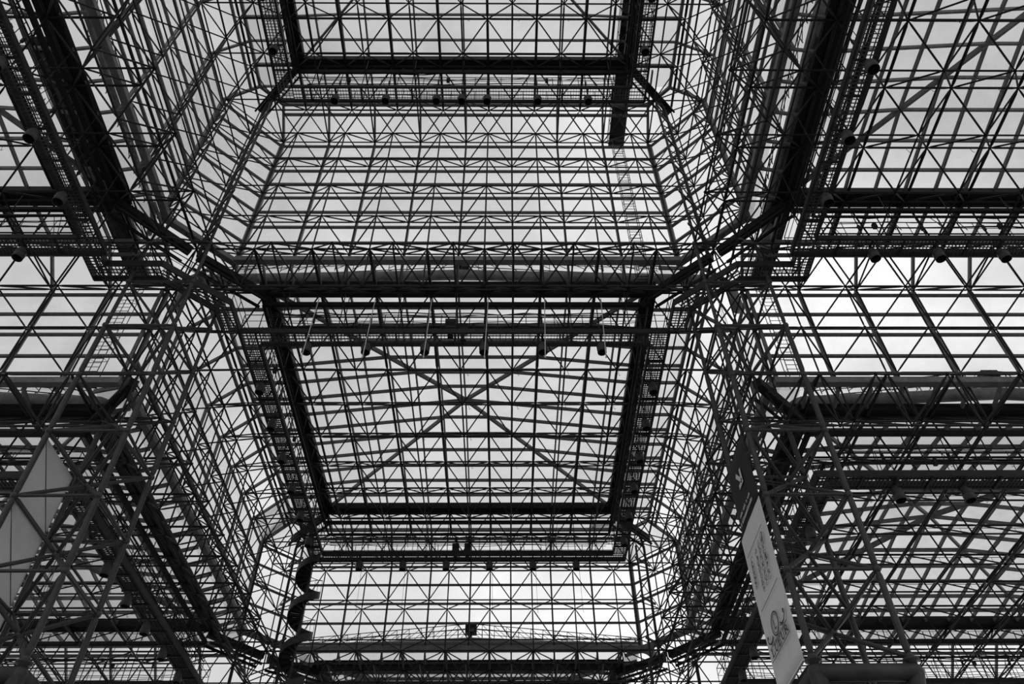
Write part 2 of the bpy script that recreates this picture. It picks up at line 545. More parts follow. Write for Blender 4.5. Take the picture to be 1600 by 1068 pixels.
def chamfer(name, label, p, q, z0, z1):
    """45 degree corner facet between plan points p and q"""
    T = Thing(name, label, 'wall', ((p[0] + q[0]) / 2, (p[1] + q[1]) / 2, z0), 'structure')
    cx = (p[0] + q[0]) / 2; cy = (p[1] + q[1]) / 2
    sx = 1 if cx > 0 else -1
    for z in range(z0, z1 + 1):
        strut(T, 'outer_chord', (p[0], p[1], z), (q[0], q[1], z), .014)
        if z < z1:
            for (x, y) in (p, q):
                strut(T, 'outer_chord', (x, y, z), (x, y, z + 1), .014)
                for zz in (z, z + 1):
                    strut(T, 'diagonal', (cx - sx * .0, cy, z + .5), (x, y, zz), .0115)
            strut(T, 'inner_chord', (cx, cy, z + .5), (cx, cy, z + 1.5), .0135)
            strut(T, 'diagonal', (cx, cy, z + .5), (cx - sx * .5, cy - .5, z), .0115)
            strut(T, 'diagonal', (cx, cy, z + .5), (cx - sx * .5, cy - .5, z + 1), .0115)
    off = Vector((sx * .053, .053, 0)); og = Vector((sx * .078, .078, 0))
    z = z1
    P = Vector((p[0], p[1], 0)); Q_ = Vector((q[0], q[1], 0))
    n = Vector((sx, 1, 0)).normalized()
    zv = Vector((0, 0, z0 + .74))
    beam(T, 'sill', P + zv, Q_ + zv, .12, .11, BAR)
    while z > z0 + 1.2:
        zv = Vector((0, 0, z - .06))
        beam(T, 'transom', P + off + zv, Q_ + off + zv, .05, .042, BAR)
        if True:
            lo = Vector((0, 0, -.5))
            pane(T, [P + og + zv + lo, Q_ + og + zv + lo, Q_ + og + zv, P + og + zv], GLW)
        z -= .5
    for (c) in (P, Q_):
        beam(T, 'mullion', c + off + Vector((0, 0, z0 + .7)), c + off + Vector((0, 0, z1)), .04, .06, BAR, n)
    return T
wall('wall_center_upper', 'tall glass wall hanging below the highest roof, above the central pyramid roof', 'y', 8, 7.5, 1, -4, 4, 11, 16)
wall('wall_left_upper', 'tall glass wall sloping up to the left below the highest roof', 'x', -5, -4.5, -1, 0, 7, 11, 16)
wall('wall_right_upper', 'tall glass wall sloping up to the right below the highest roof', 'x', 5, 4.5, 1, 0, 7, 11, 16)
CLU = chamfer('wall_left_upper_corner', 'narrow angled glass corner left of the tall upper wall', (-4, 8), (-5, 7), 11, 16)
CRU = chamfer('wall_right_upper_corner', 'narrow angled glass corner right of the tall upper wall', (4, 8), (5, 7), 11, 16)
wall('wall_center_lower', 'bright glass wall at the far end below the central pyramid roof', 'y', 17, 16.5, 1, -4, 4, 8, 11)
wall('wall_left_lower', 'long glass wall left of the central pyramid roof', 'x', -5, -4.5, -1, 8, 16, 8, 11)
wall('wall_right_lower', 'long glass wall right of the central pyramid roof', 'x', 5, 4.5, 1, 8, 16, 8, 11)
CLL = chamfer('wall_left_lower_corner', 'angled glass corner behind the spiral staircase', (-4, 17), (-5, 16), 8, 11)
CRL = chamfer('wall_right_lower_corner', 'angled glass corner right of the bright far wall', (4, 17), (5, 16), 8, 11)
wall('wall_left_front', 'glass wall at the left edge above the low left roof', 'y', 8, 7.5, 1, -13, -5, 8, 11)
wall('wall_right_front', 'cloud-bright glass wall at the right edge above the low right roof', 'y', 8, 7.5, 1, 5, 13, 8, 11)
wall('wall_left_far', 'low glass wall in the bottom left corner of the picture', 'y', 17, 16.5, 1, -13, -5, 5, 8)
wall('wall_right_far', 'low glass wall in the bottom right corner of the picture', 'y', 17, 16.5, 1, 5, 13, 5, 8)
# ------------------------------------------------------------------ lattice columns
def ball_mesh(r, m):
    k = ('ball', round(r, 3), m.name)
    if k not in CACHE:
        b = MB()
        b.lathe([(.01 * r, -r)] + [(r * math.sin(math.pi * i / 8), -r * math.cos(math.pi * i / 8)) for i in range(1, 8)] + [(.01 * r, r)], (0, 0, 0), 12)
        CACHE[k] = b.mesh(m, smooth=True)
    return CACHE[k]
def column(label, x0, y0, zb, zt, full=True):
    T = Thing('lattice_column', label, 'column', (x0 + .5, y0 + .5, zb if not full else FLOOR), None, 'steel lattice columns')
    X, Y = (x0, x0 + 1), (y0, y0 + 1)
    for z in range(zb, zt + 1):
        sq = [(X[0], Y[0]), (X[1], Y[0]), (X[1], Y[1]), (X[0], Y[1])]
        for i in range(4):
            a, b = sq[i], sq[(i + 1) % 4]
            if not (full and z == zb):
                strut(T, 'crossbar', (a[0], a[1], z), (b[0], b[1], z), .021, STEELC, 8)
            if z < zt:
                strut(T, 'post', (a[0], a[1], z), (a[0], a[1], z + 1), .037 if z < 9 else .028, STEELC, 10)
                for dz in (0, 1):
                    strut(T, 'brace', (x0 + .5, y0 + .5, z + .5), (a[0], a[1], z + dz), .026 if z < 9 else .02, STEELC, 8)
            if seen((a[0], a[1], z)) :
                T.put('node_ball', ball_mesh(.047, STEELC), (a[0], a[1], z))
        if z < zt and seen((x0 + .5, y0 + .5, z + .5)):
            T.put('node_ball', ball_mesh(.045, STEELC), (x0 + .5, y0 + .5, z + .5))
    if full:
        zr = zb - .16
        sq = [(X[0], Y[0]), (X[1], Y[0]), (X[1], Y[1]), (X[0], Y[1])]
        for i in range(4):
            a, b = sq[i], sq[(i + 1) % 4]
            m = MB(); d = Vector((b[0] - a[0], b[1] - a[1], 0)) * .0
            m.path([(a[0], a[1], zr), (b[0], b[1], zr)], .088, 20)
            T.put('base_tube', m.mesh(STEELC, T.base, True), T.base, label='thick horizontal base tube')
            m = MB()
            m.lathe([(.088 * math.sin(math.pi * k / 12) + .0002, -.088 * math.cos(math.pi * k / 12)) for k in range(13)], (a[0], a[1], zr), 20)
            el = T.put('base_elbow', m.mesh(STEELC, T.base, True), T.base)
            m = MB()
            m.lathe([(.02, -.01), (.052, -.01), (.052, .045), (.085, .055), (.085, .075), (.05, .085), (.045, .1), (.02, .1)], (a[0], a[1], zb - .1), 16)
            T.put('foot_flange', m.mesh(STEELC, T.base, True), T.base)
            m = MB(); m.path([(a[0], a[1], zr), (a[0] * .5 + (x0 + .5) * .5, a[1] * .5 + (y0 + .5) * .5, 2.6), (a[0] * .5 + (x0 + .5) * .5, a[1] * .5 + (y0 + .5) * .5, FLOOR)], .088, 16)
            T.put('base_leg', m.mesh(STEELC, T.base, True), T.base)
    return T
column('grey steel lattice column hung with white cloth, at the left edge', -5, 7, 4, 11)
column('grey steel lattice column carrying the dark and white printed banner', 4, 7, 4, 11)
column('far lattice column behind the spiral staircase', -5, 16, 5, 8, False)
column('far lattice column to the right of the bright far wall', 4, 16, 5, 8, False)
# drain pipes up the angled corners
for sx, lev, T in ((-1, 1, CLU), (1, 1, CRU), (-1, 0, CLL), (1, 0, CRL)):
    x, y, z0, z1 = (4.28, 7.28, 11.0, 16.3) if lev else (4.28, 16.28, 8.0, 11.3)
    m = MB(); m.path([(sx * (x - .10), y - .10, z1), (sx * (x - .04), y - .04, z1 - .12), (sx * x, y, z1 - .35), (sx * x, y, z0)], .032, 10)
    T.put('drain_pipe', m.mesh(STEELC, T.base, True), T.base, label='thick drain pipe')
    m = MB(); m.path([(sx * (x - .24), y - .24, z1 - .4), (sx * (x - .24), y - .24, z0)], .026, 10)
    T.put('drain_pipe', m.mesh(STEELC, T.base, True), T.base, label='thick drain pipe')
    for k in range(int(z1 - z0)):
        m = MB(); m.bar((sx * (x - .3), y - .3, z0 + k + .55), (sx * (x + .1), y + .1, z0 + k + .55), .03, .05)
        T.put('pipe_clamp', m.mesh(STEELC, T.base), T.base)
# ------------------------------------------------------------------ catwalks and floodlights
RINGS = [(0, 3, 16, 'the highest roof'), (0, 12, 11, 'the central pyramid roof'), (-9, 3, 11, 'the upper left roof'), (9, 3, 11, 'the upper right roof'),
         (-9, 12, 8, 'the low left roof'), (9, 12, 8, 'the low right roof')]
ZC = -.73
def guard(m, a, b, h=.34, step=.5):
    a, b = Vector(a), Vector(b); u = Vector((0, 0, 1))
    for k in (1, .55):
        m.tube(a + u * h * k, b + u * h * k, .0085 if k == 1 else .006, 5)
    n = max(1, round((b - a).length / step))
    for i in range(n + 1):
        p = a.lerp(b, i / n)
        m.tube(p, p + u * h, .007, 4)
def grating(m, a, b, w, sgn):
    """bearing bars along a-b and cross bars, deck width w towards normal"""
    a, b = Vector(a), Vector(b); d = (b - a).normalized(); nrm = Vector((-d.y, d.x, 0))
    for k in range(5):
        o = nrm * (w * (k / 4 - .5))
        m.bar(a + o, b + o, .005, .03)
    L = (b - a).length; n = int(L / .055)
    for i in range(n + 1):
        p = a.lerp(b, i / n)
        m.bar(p - nrm * w / 2, p + nrm * w / 2, .005, .024)
def lamp_shape():
    if 'lamp' not in CACHE:
        h = MB()
        h.lathe([(r * 1.12, z * 1.12) for r, z in [(.066, -.10), (.070, -.10), (.070, -.035), (.074, -.03), (.074, -.015), (.070, -.01), (.070, .035), (.058, .068), (.03, .082), (.0, .084)]], (0, 0, 0), 16)
        i = MB(); i.lathe([(.074, -.112), (.072, .03), (.03, .06), (0, .062)], (0, 0, 0), 16)
        n = MB(); n.lathe([(.0, .08), (.032, .08), (.034, .13), (.022, .145), (.0, .145)], (0, 0, 0), 12)
        y = MB()
        pts = [(.078 * math.cos(t), 0, .06 + .085 * math.sin(t)) for t in [math.pi * (k / 12) for k in range(13)]]
        y.path([(.078, 0, -.0)] + pts + [(-.078, 0, -.0)], .006, 6)
        CACHE['lamp'] = (h.mesh(LAMP, smooth=True), i.mesh(LAMPIN, smooth=True), n.mesh(LAMP, smooth=True), y.mesh(STEEL, smooth=True))
    return CACHE['lamp']
ORD = ['first', 'second', 'third', 'fourth', 'fifth', 'sixth', 'seventh']
def lamp(label, x, y, z, hang, rod=False, cable=0):
    T = Thing('pendant_floodlight', label, 'floodlight', (x, y, z - .1), None, 'bell-shaped floodlights hung under the catwalks')
    h, i, n, yk = lamp_shape()
    T.put('housing', h, (x, y, z)); T.put('reflector', i, (x, y, z), label='dark open mouth'); T.put('neck', n, (x, y, z)); T.put('yoke', yk, (x, y, z))
    m = MB(); m.tube((x, y, z + .13), (x, y, z + hang), .012, 6)
    T.put('hanger_rod', m.mesh(STEEL, T.base), T.base)
    if rod:
        m = MB(); m.tube((x + .02, y - .21, z - .42), (x + .06, y - .2, z + 1.05), .008, 6)
        m.tube((x + .02, y - .21, z - .44), (x + .02, y - .21, z - .41), .012, 6)
        T.put('pull_rod', m.mesh(ROD, T.base), T.base, label='long pale rod')
    if cable:
        m = MB(); m.tube((x + .06, y, z + .1), (x + .08, y - .05, z - cable), .0035, 4)
        T.put('cable', m.mesh(STEEL, T.base), T.base)
for cx, cy, z0, what in RINGS:
    z = z0 + ZC
    T = None
    for n, t, side in (((1, 0), (0, 1), 'right'), ((-1, 0), (0, -1), 'left'), ((0, 1), (-1, 0), 'far'), ((0, -1), (1, 0), 'near')):
        def L(h, u, zz): return (cx + n[0] * h + t[0] * u, cy + n[1] * h + t[1] * u, zz)
        if not seen(L(3.5, -3.6, z), L(3.5, 0, z), L(3.5, 3.6, z)):
            continue
        if T is None:
            T = Thing('catwalk', f'steel catwalk with grating and rails hung in a square under {what}', 'catwalk', (cx, cy, z), None, 'maintenance catwalks under the roofs')
        for hh, e in ((3.365, 3.365), (3.665, 3.665)):
            m = MB(); m.bar(L(hh, -e, z + .035), L(hh, e, z + .035), .02, .105)
            m.bar(L(hh, -e, z - .012), L(hh, e, z - .012), .038, .016)
            T.put('side_plate', m.mesh(PLATE, T.base), T.base)
            m = MB(); guard(m, L(hh, -e, z + .1), L(hh, e, z + .1))
            T.put('guard_rail', m.mesh(STEEL, T.base), T.base)
        m = MB(); grating(m, L(3.515, -3.66, z), L(3.515, 3.36, z), .29, 1)
        T.put('deck_grating', m.mesh(GRATE, T.base), T.base, label='open steel grating', kind='stuff')
        for u in (-3, -2, -1, 0, 1, 2, 3):
            m = MB()
            for hh in (3.375, 3.655):
                m.bar(L(hh, u, z + .05), L(hh, u, z0 + .5), .014, .014)
            m.bar(L(3.375, u, z - .03), L(3.655, u, z - .03), .03, .03)
            T.put('hanger', m.mesh(STEEL, T.base), T.base)
            # equipment box beside each hanger
            if u % 2 == 0:
                m = MB(); c = L(3.42, u + .30, z + .42); m.box(c[0] - .03, c[0] + .03, c[1] - .03, c[1] + .03, c[2] - .05, c[2] + .05)
                T.put('junction_box', m.mesh(BLACK, T.base), T.base)
        m = MB(); m.bar(L(3.30, -3.3, z + .5), L(3.30, 3.3, z + .5), .035, .03); m.tube(L(3.60, -3.3, z + .46), L(3.60, 3.3, z + .46), .014, 6)
        T.put('cable_tray', m.mesh(GUT, T.base), T.base)
        rn = random.Random(int(cx * 7 + cy * 3 + z0 + n[0] * 2 + n[1]))
        m = MB()
        for k in range(5):
            h0_, zz0 = (3.26, 3.33, 3.50, 3.57, 3.66)[k], z + (.16, .52, .62, .58, .24)[k]
            m.path([L(h0_ + rn.uniform(-.011, .011), -3.2 + i * .4, zz0 + rn.uniform(-.03, .03)) for i in range(17)], .007 + .004 * (k % 2), 5)
        T.put('cable_runs', m.mesh(GUT, T.base), T.base, kind='stuff')
        for k in range(9):
            u = rn.uniform(-3.2, 3.2); h_ = rn.choice((3.28, 3.42, 3.50))
            if abs(u) < .7: u += math.copysign(.9, u)
            m = MB(); m.path([L(h_, u, z + .12), L(h_ + .02, u + .04, z + .35), L(h_ + rn.uniform(-.1, .08), u + rn.uniform(-.2, .2), z0 + rn.uniform(-.1, .12))], .006, 5)
            T.put('drop_cable', m.mesh(GUT, T.base), T.base)
        us = [u for u in (-2.5, -1.5, -.5, .5, 1.5, 2.5)]
        vis = [L(3.5, u, z - .2) for u in us if (lambda q: q and -20 < q[0] < 1620 and -20 < q[1] < 1090)(pix(L(3.5, u, z - .2)))]
        key = (lambda p: p[0]) if n[1] else (lambda p: p[1])
        vis.sort(key=key)
        for k, p in enumerate(vis):
            m = MB(); m.tube((p[0], p[1], z - .03), (p[0], p[1], z0 + .16), .009, 6); m.bar((p[0], p[1], z + .42), (p[0], p[1], z + .54), .035, .035); m.bar(L(3.36, 0, z - .03) if False else (p[0] - abs(n[0]) * .15, p[1] - abs(n[1]) * .15, z - .04), (p[0] + abs(n[0]) * .15, p[1] + abs(n[1]) * .15, z - .04), .03, .02)
            T.put('lamp_bracket', m.mesh(STEEL, T.base), T.base)
            frm = 'from the left' if n[1] else 'counting away from the viewer'
            lamp(f'bell floodlight under {side} catwalk of {what}, {ORD[k]} {frm}', p[0], p[1], z0 - .94, .157,
                 rod=(cx == 0 and cy == 12 and side == 'near'), cable=1.2 if (cx == 0 and cy == 12 and side == 'far') else 0)
# the double floodlight in the middle of the highest roof's far catwalk
lamp('larger floodlight at the middle of the row under the highest roof', 0, 6.5, 15.06, .157)
# ------------------------------------------------------------------ walkways round the columns
for sx, w in ((-1, 'left'), (1, 'right')):
    z = 11 + ZC
    T = Thing('corner_walkway', f'bent steel walkway passing the top of the {w} lattice column', 'walkway', (sx * 4.5, 7.2, z))
    near = [(5.42, 6.70), (5.42, 6.89), (4.54, 6.89), (3.655, 7.70), (3.645, 8.30)]
    farr = [(5.70, 6.70), (5.70, 7.19), (4.66, 7.19), (3.95, 7.84), (3.935, 8.30)]
    for pl in (near, farr):
        pl = [(sx * x, y, z) for x, y in pl]
        for a, b in zip(pl, pl[1:]):
            m = MB(); a2, b2 = Vector(a) + Vector((0, 0, .045)), Vector(b) + Vector((0, 0, .045)); m.bar(a2, b2, .022, .13)
            T.put('side_plate', m.mesh(PLATE, T.base), T.base)
            m = MB(); guard(m, a, b, .42, .35)
            T.put('guard_rail', m.mesh(STEEL, T.base), T.base)
    m = MB()
    for i in range(4):
        a = [((near[i][k] + farr[i][k]) / 2) for k in (0, 1)]; b = [((near[i + 1][k] + farr[i + 1][k]) / 2) for k in (0, 1)]
        grating(m, (sx * a[0], a[1], z), (sx * b[0], b[1], z), .27, 1)
    T.put('deck_grating', m.mesh(GRATE, T.base), T.base, kind='stuff')
# ------------------------------------------------------------------ loudspeakers on the catwalks
def speaker(label, x, y, z, w, d, h, mount):
    T = Thing('loudspeaker', label, 'loudspeaker', (x, y, z))
    m = MB(); m.box(x - w / 2, x + w / 2, y - d / 2, y + d / 2, z, z + h)
    T.put('cabinet', m.mesh(STEEL, T.base), T.base)
    m = MB(); m.box(x - w * .44, x + w * .44, y - d / 2 - .008, y - d / 2, z + h * .06, z + h * .5); m.box(x - w * .44, x + w * .44, y - d / 2 - .008, y - d / 2, z + h * .56, z + h * .94)
    T.put('grille', m.mesh(BLACK, T.base), T.base)
    m = MB(); m.bar((x, y, mount), (x, y, z), .05, .05); m.box(x - .05, x + .05, y - .05, y + .05, mount, mount + .01)
    T.put('mount', m.mesh(STEEL, T.base), T.base)
speaker('large square speaker box on the near catwalk of the central roof', -.08, 8.44, 10.42, .2, .14, .24, 10.285)
speaker('smaller dark speaker beside the large box on the near catwalk', .13, 8.55, 10.5, .15, .12, .18, 10.285)
speaker('speaker box on the far catwalk, nearer the spiral staircase', -.3, 15.5, 10.36, .16, .14, .24, 10.285)
speaker('second speaker box on the far catwalk, above the bright wall', -.02, 15.5, 10.36, .15, .14, .24, 10.285)
# ------------------------------------------------------------------ spiral staircase
def spiral(x, y, zt, zb, r=.30, pitch=.95):
    T = Thing('spiral_staircase', 'dark steel spiral staircase hanging from the far end of the left catwalk', 'staircase', (x, y, zb))
    m = MB(); m.path([(x, y, zb), (x, y, zt + .02)], .028, 10)
    T.put('pole', m.mesh(STEELC, T.base, True), T.base)
    n = 14; th0 = math.radians(315)
    tot = int((zt - zb) / pitch * n)
    tm = MB(); da = 2 * math.pi / n
    tm.add([(.02, -.012, 0), (r * math.cos(-da * .55), r * math.sin(-da * .55), 0), (r, 0, 0), (r * math.cos(da * .55), r * math.sin(da * .55), 0), (.02, .012, 0),
            (.02, -.012, -.06), (r * math.cos(-da * .55), r * math.sin(-da * .55), -.06), (r, 0, -.06), (r * math.cos(da * .55), r * math.sin(da * .55), -.06), (.02, .012, -.06)],
           [(0, 1, 2, 3, 4), (9, 8, 7, 6, 5), (0, 5, 6, 1), (1, 6, 7, 2), (2, 7, 8, 3), (3, 8, 9, 4), (4, 9, 5, 0)])
    tmesh = tm.mesh(GUT)
    for k in range(tot):
        zk = zt - k * pitch / n
        th = th0 - k * da
        T.put('tread', tmesh, (x, y, zk), Matrix.Rotation(th, 3, 'Z'))
    sv, sf = [], []
    q = tot * 2
    for i in range(q + 1):
        th = th0 - i * da / 2; zc = zt - i * pitch / n / 2
        for rr in (r, r + .012):
            for dz in (-.085, .085):
                sv.append((x + rr * math.cos(th), y + rr * math.sin(th), zc + dz))
    for i in range(q):
        a, b = i * 4, i * 4 + 4
        sf += [(a, b, b + 1, a + 1), (a + 2, a + 3, b + 3, b + 2), (a + 1, b + 1, b + 3, a + 3), (a, a + 2, b + 2, b)]
    m = MB(); m.add(sv, sf)
    T.put('stringer', m.mesh(STEELC, T.base, False), T.base, label='curved steel side band')
    m = MB()
    m.path([(x + (r + .006) * math.cos(th0 - i * da / 2), y + (r + .006) * math.sin(th0 - i * da / 2), zt + .36 - i * pitch / n / 2) for i in range(13, q + 1)], .008, 6)
    T.put('handrail', m.mesh(STEEL, T.base), T.base)
    for i in range(16, q, 4):
        th = th0 - i * da / 2; c = (x + (r + .006) * math.cos(th), y + (r + .006) * math.sin(th)); zz = zt - i * pitch / n / 2
        m = MB(); m.tube((c[0], c[1], zz), (c[0], c[1], zz + .36), .005, 4)
        T.put('baluster', m.mesh(STEEL, T.base), T.base)
spiral(-3.6, 15.5, 10.15, 6.4)
# ------------------------------------------------------------------ outside: roof walkways with hanging ladders, arched gantries
def rigging(cx, x0, x1, yend, ystart, zr, zlad, label1, label2):
    T = Thing('roof_walkway', label1, 'walkway', ((x0 + x1) / 2, yend, zr))
    m = MB(); m.box(x0, x1, ystart, yend, zr, zr + .03); T.put('pan', m.mesh(GUT, T.base), T.base)
    for x in (x0, x1):
        m = MB(); m.box(x - .012, x + .012, ystart, yend, zr, zr + .1); T.put('lip', m.mesh(GUT, T.base), T.base)
        m = MB(); guard(m, (x, ystart, zr + .1), (x, yend, zr + .1)); T.put('guard_rail', m.mesh(STEEL, T.base), T.base)
    yl = yend - .22
    T = Thing('hanging_ladder', label2, 'ladder', ((x0 + x1) / 2, yl, zlad))
    xa, xb = x0 + .05, x1 - .05
    for dy in (0, .13):
        for x in (xa, xb):
            m = MB(); m.tube((x, yl + dy, zr), (x, yl + dy, zlad), .008, 5); T.put('rail', m.mesh(STEEL, T.base), T.base)
    k = 0; z = zlad + .04
    while z < zr:
        m = ('rung', round(xb - xa, 3))
        if m not in CACHE:
            b = MB(); b.tube((0, 0, 0), (xb - xa, 0, 0), .006, 5); CACHE[m] = b.mesh(STEEL)
        T.put('rung', CACHE[m], (xa, yl, z))
        if k % 3 == 0:
            T.put('rung', CACHE[m], (xa, yl + .13, z + .05))
            for x in (xa, xb):
                b = MB(); b.tube((x, yl, z), (x, yl + .13, z + .05), .004, 4); T.put('cage_strut', b.mesh(STEEL, T.base), T.base)
        z += .1; k += 1
rigging(0, 3.3, 3.63, 8.72, 3, 17.02, 11.75, 'dark roof walkway crossing the highest roof to its right eave', 'ladder hanging outside the tall upper glass wall')
rigging(9, 5.53, 5.86, 8.80, 4, 12.02, 9.3, 'dark roof walkway over the eave beside the right column top', 'ladder hanging outside the right edge glass wall')
rigging(-9, -6.18, -5.85, 8.80, 4, 12.02, 9.55, 'dark roof walkway over the eave beside the left column top', 'ladder hanging outside the left edge glass wall')
def gantry(cx, cy, axis, zc, ze, label, half=4.15, r=.105):
    """arched tube with rails that bridges a roof; axis of span 'x' or 'y'"""
    def Q(u, d, z): return (cx + u, cy + d, z) if axis == 'x' else (cx + d, cy + u, z)
    if not seen(Q(-half, 0, zc), Q(0, 0, zc), Q(half, 0, zc)): return
    T = Thing('roof_gantry', label, 'gantry', Q(0, 0, ze - .9), None, 'arched cleaning gantries above the roofs')
    for s in (-1, 1):
        pts = [Q(0, 0, zc)] + [Q(s * half * k / 6, 0, zc + (ze - zc) * (k / 6)) for k in range(1, 7)]
        pts += [Q(s * (half + .34 * math.sin(a)), 0, ze - .34 * (1 - math.cos(a))) for a in [math.pi / 2 * k / 6 for k in range(1, 7)]] + [Q(s * (half + .36), 0, ze - (.85 if half > 4.5 else .45))]
        m = MB(); m.path(pts, r, 18); T.put('arched_tube', m.mesh(GANT, T.base, True), T.base, label='weathered grey tube')
        def top(u): return zc + (ze - zc) * abs(u) / half + r
        for d in (-.12, .12):
            m = MB()
            m.tube(Q(0, d, top(0) + .30), Q(s * half, d, top(half) + .10), .010, 5)
            m.tube(Q(0, d, top(0) + .16), Q(s * half, d, top(half) + .03), .008, 5)
            for k in range(0, 15):
                u = half * k / 14; hh = .30 - .20 * u / half
                m.bar(Q(s * u, d, top(u) - .05), Q(s * u, d, top(u) + hh), .012, .012)
                if k < 14:
                    m.bar(Q(s * u, d, top(u) + hh), Q(s * (u + half / 14), d, top(u) - .02), .010, .010)
            T.put('rail_truss', m.mesh(STEEL, T.base), T.base)
    m = MB(); a = Q(-.12, -.1, zc + r + .1); b = Q(.16, .1, zc + r + .34)
    m.box(min(a[0], b[0]), max(a[0], b[0]), min(a[1], b[1]), max(a[1], b[1]), a[2], b[2])
    m.bar(Q(0, 0, zc + r - .02), Q(0, 0, zc + r + .12), .1, .1)
    T.put('drive_box', m.mesh(STEELC, T.base), T.base)
gantry(0, 8.75, 'x', 12.33, 12.18, 'arched grey gantry just above the central pyramid roof', 4.8)
gantry(0, 17.75, 'x', 9.30, 9.12, 'arched grey gantry with open rails outside the bright far wall')
gantry(-9, 8.75, 'x', 9.24, 9.05, 'arched grey gantry above the low left roof', 3.2)
gantry(9, 8.75, 'x', 9.24, 9.05, 'arched grey gantry above the low right roof', 3.2)
gantry(-5.36, 3, 'y', 12.33, 12.18, 'arched grey gantry along the left foot of the tall glass walls', 4.0, .05)
gantry(5.55, 3, 'y', 12.33, 12.18, 'arched grey gantry along the right foot of the tall glass walls')
# ------------------------------------------------------------------ banners
def cloth(y0, y1, z0, z1, x, nu, nv, amp, m, th=.006, skip=None):
    v, f = [], []
    for s in (0, 1):
        for j in range(nv + 1):
            for i in range(nu + 1):
                yy = y0 + (y1 - y0) * i / nu; z = z0 + (z1 - z0) * j / nv
                w = amp * (math.sin(i / nu * 19 + .8 * math.sin(j * .5)) * .5 + math.sin(i / nu * 7 + 1)) * (1 - .5 * j / nv)
                v.append((x + w + s * th, yy, z))
    W_ = nu + 1; K = W_ * (nv + 1)
    for j in range(nv):
        for i in range(nu):
            a = j * W_ + i
            f.append((a, a + W_, a + W_ + 1, a + 1)); f.append((K + a, K + a + 1, K + a + W_ + 1, K + a + W_))
    ring = [j * W_ for j in range(nv + 1)] + [nv * W_ + i for i in range(1, W_)] + [j * W_ + nu for j in range(nv - 1, -1, -1)] + [i for i in range(nu - 1, 0, -1)]
    for i, a in enumerate(ring):
        b = ring[(i + 1) % len(ring)]
        f.append((a, a + K, b + K, b))
    q = MB(); q.add(v, f); return q
XB = 4.0 - .075
def flat(T, parent, polys, m, name, x=XB - .012, label=None):
    """flat print: polygons in (u,z), u runs from the far edge (y=8) towards the near edge (y=7)"""
    q = MB()
    for p in polys:
        n = len(p)
        v = [(x, 8 - u, z) for u, z in p] + [(x + .003, 8 - u, z) for u, z in p]
        q.add(v, [tuple(range(n)), tuple(range(2 * n - 1, n - 1, -1))] + [(i, i + n, (i + 1) % n + n, (i + 1) % n) for i in range(n)])
    T.put(name, q.mesh(m, T.base), T.base, label=label)
def stroke(pts, w):
    out = []
    for (a, b), (c, d) in zip(pts, pts[1:]):
        L = math.hypot(c - a, d - b) or 1e-6
        nx, ny = -(d - b) / L * w / 2, (c - a) / L * w / 2
        out.append([(a + nx, b + ny), (c + nx, d + ny), (c - nx, d - ny), (a - nx, b - ny)])
    return out
def text(T, body, u, z, size, m, name, width=None, bold=0.0, x=XB - .012):
    cu = bpy.data.curves.new('lettering', 'FONT'); cu.body = body; cu.size = size; cu.extrude = .001; cu.offset = bold
    ob = bpy.data.objects.new('lettering', cu); COL.objects.link(ob)
    dg = bpy.context.evaluated_depsgraph_get(); me = bpy.data.meshes.new_from_object(ob.evaluated_get(dg))
    bpy.data.objects.remove(ob)
    xs = [v.co.x for v in me.vertices]; w = max(xs) - min(xs); k = (width / w) if width else 1
    x0 = min(xs)
    for v in me.vertices:
        uu = u + (v.co.x - x0) * k; zz = z + v.co.y; dd = v.co.z
        v.co = ((Vector((x - dd, 8 - uu, zz)) - T.base) * S)
    me.materials.clear(); me.materials.append(m); me.update()
    T.put(name, me, T.base)
T = Thing('direction_sign', 'dark cloth sign with a pale arrow on the right column', 'sign', (XB, 7.5, 6.03))
T.put('cloth', cloth(7.05, 7.97, 6.03, 6.985, XB, 40, 8, .004, DCLOTH).mesh(DCLOTH, T.base, True), T.base)
flat(T, None, stroke([(.40, 6.71), (.58, 6.51)], .06) + [[(.615, 6.69), (.56, 6.69), (.56, 6.535), (.43, 6.535), (.43, 6.475), (.615, 6.475)]], WINK, 'arrow', XB - .02, 'pale arrow')
for zz, h, u0, u1, nm in ((6.20, .045, .19, .75, 1), (6.095, .06, .15, .79, 2)):
    P = []; u = u0; rnd = random.Random(nm)
    while u < u1 - .03:
        w = rnd.choice((.02, .025, .03)); gap = .05 if rnd.random() < .12 else .012
        k = rnd.random()
        P += stroke([(u, zz), (u, zz + h * (1 if k < .4 else .7))], .010)
        if k > .3: P += stroke([(u + w, zz), (u + w, zz + h * .65)], .009)
        if k > .5: P += stroke([(u, zz + h * .62), (u + w, zz + h * .62)], .010)
        if k < .7: P += stroke([(u, zz + .005), (u + w, zz + .005)], .010)
        u += w + gap
    flat(T, None, P, WINK, 'lettering', XB - .02)
T = Thing('printed_banner', 'tall white banner reading LUEUR with handwriting on the right column', 'banner', (XB, 7.5, 3.98))
T.put('cloth', cloth(7.06, 8.06, 4.0, 6.02, XB, 60, 14, .006, CLOTH).mesh(CLOTH, T.base, True), T.base)
m = MB(); m.box(XB - .012, XB + .012, 7.05, 8.06, 3.985, 4.005); T.put('hem_bar', m.mesh(ROD, T.base), T.base)
XT = XB - .026
flat(T, None, stroke([(.09, 5.68), (.86, 5.68)], .006) + stroke([(.12, 4.95), (.9, 4.95)], .006), INK, 'seam_line', XT)
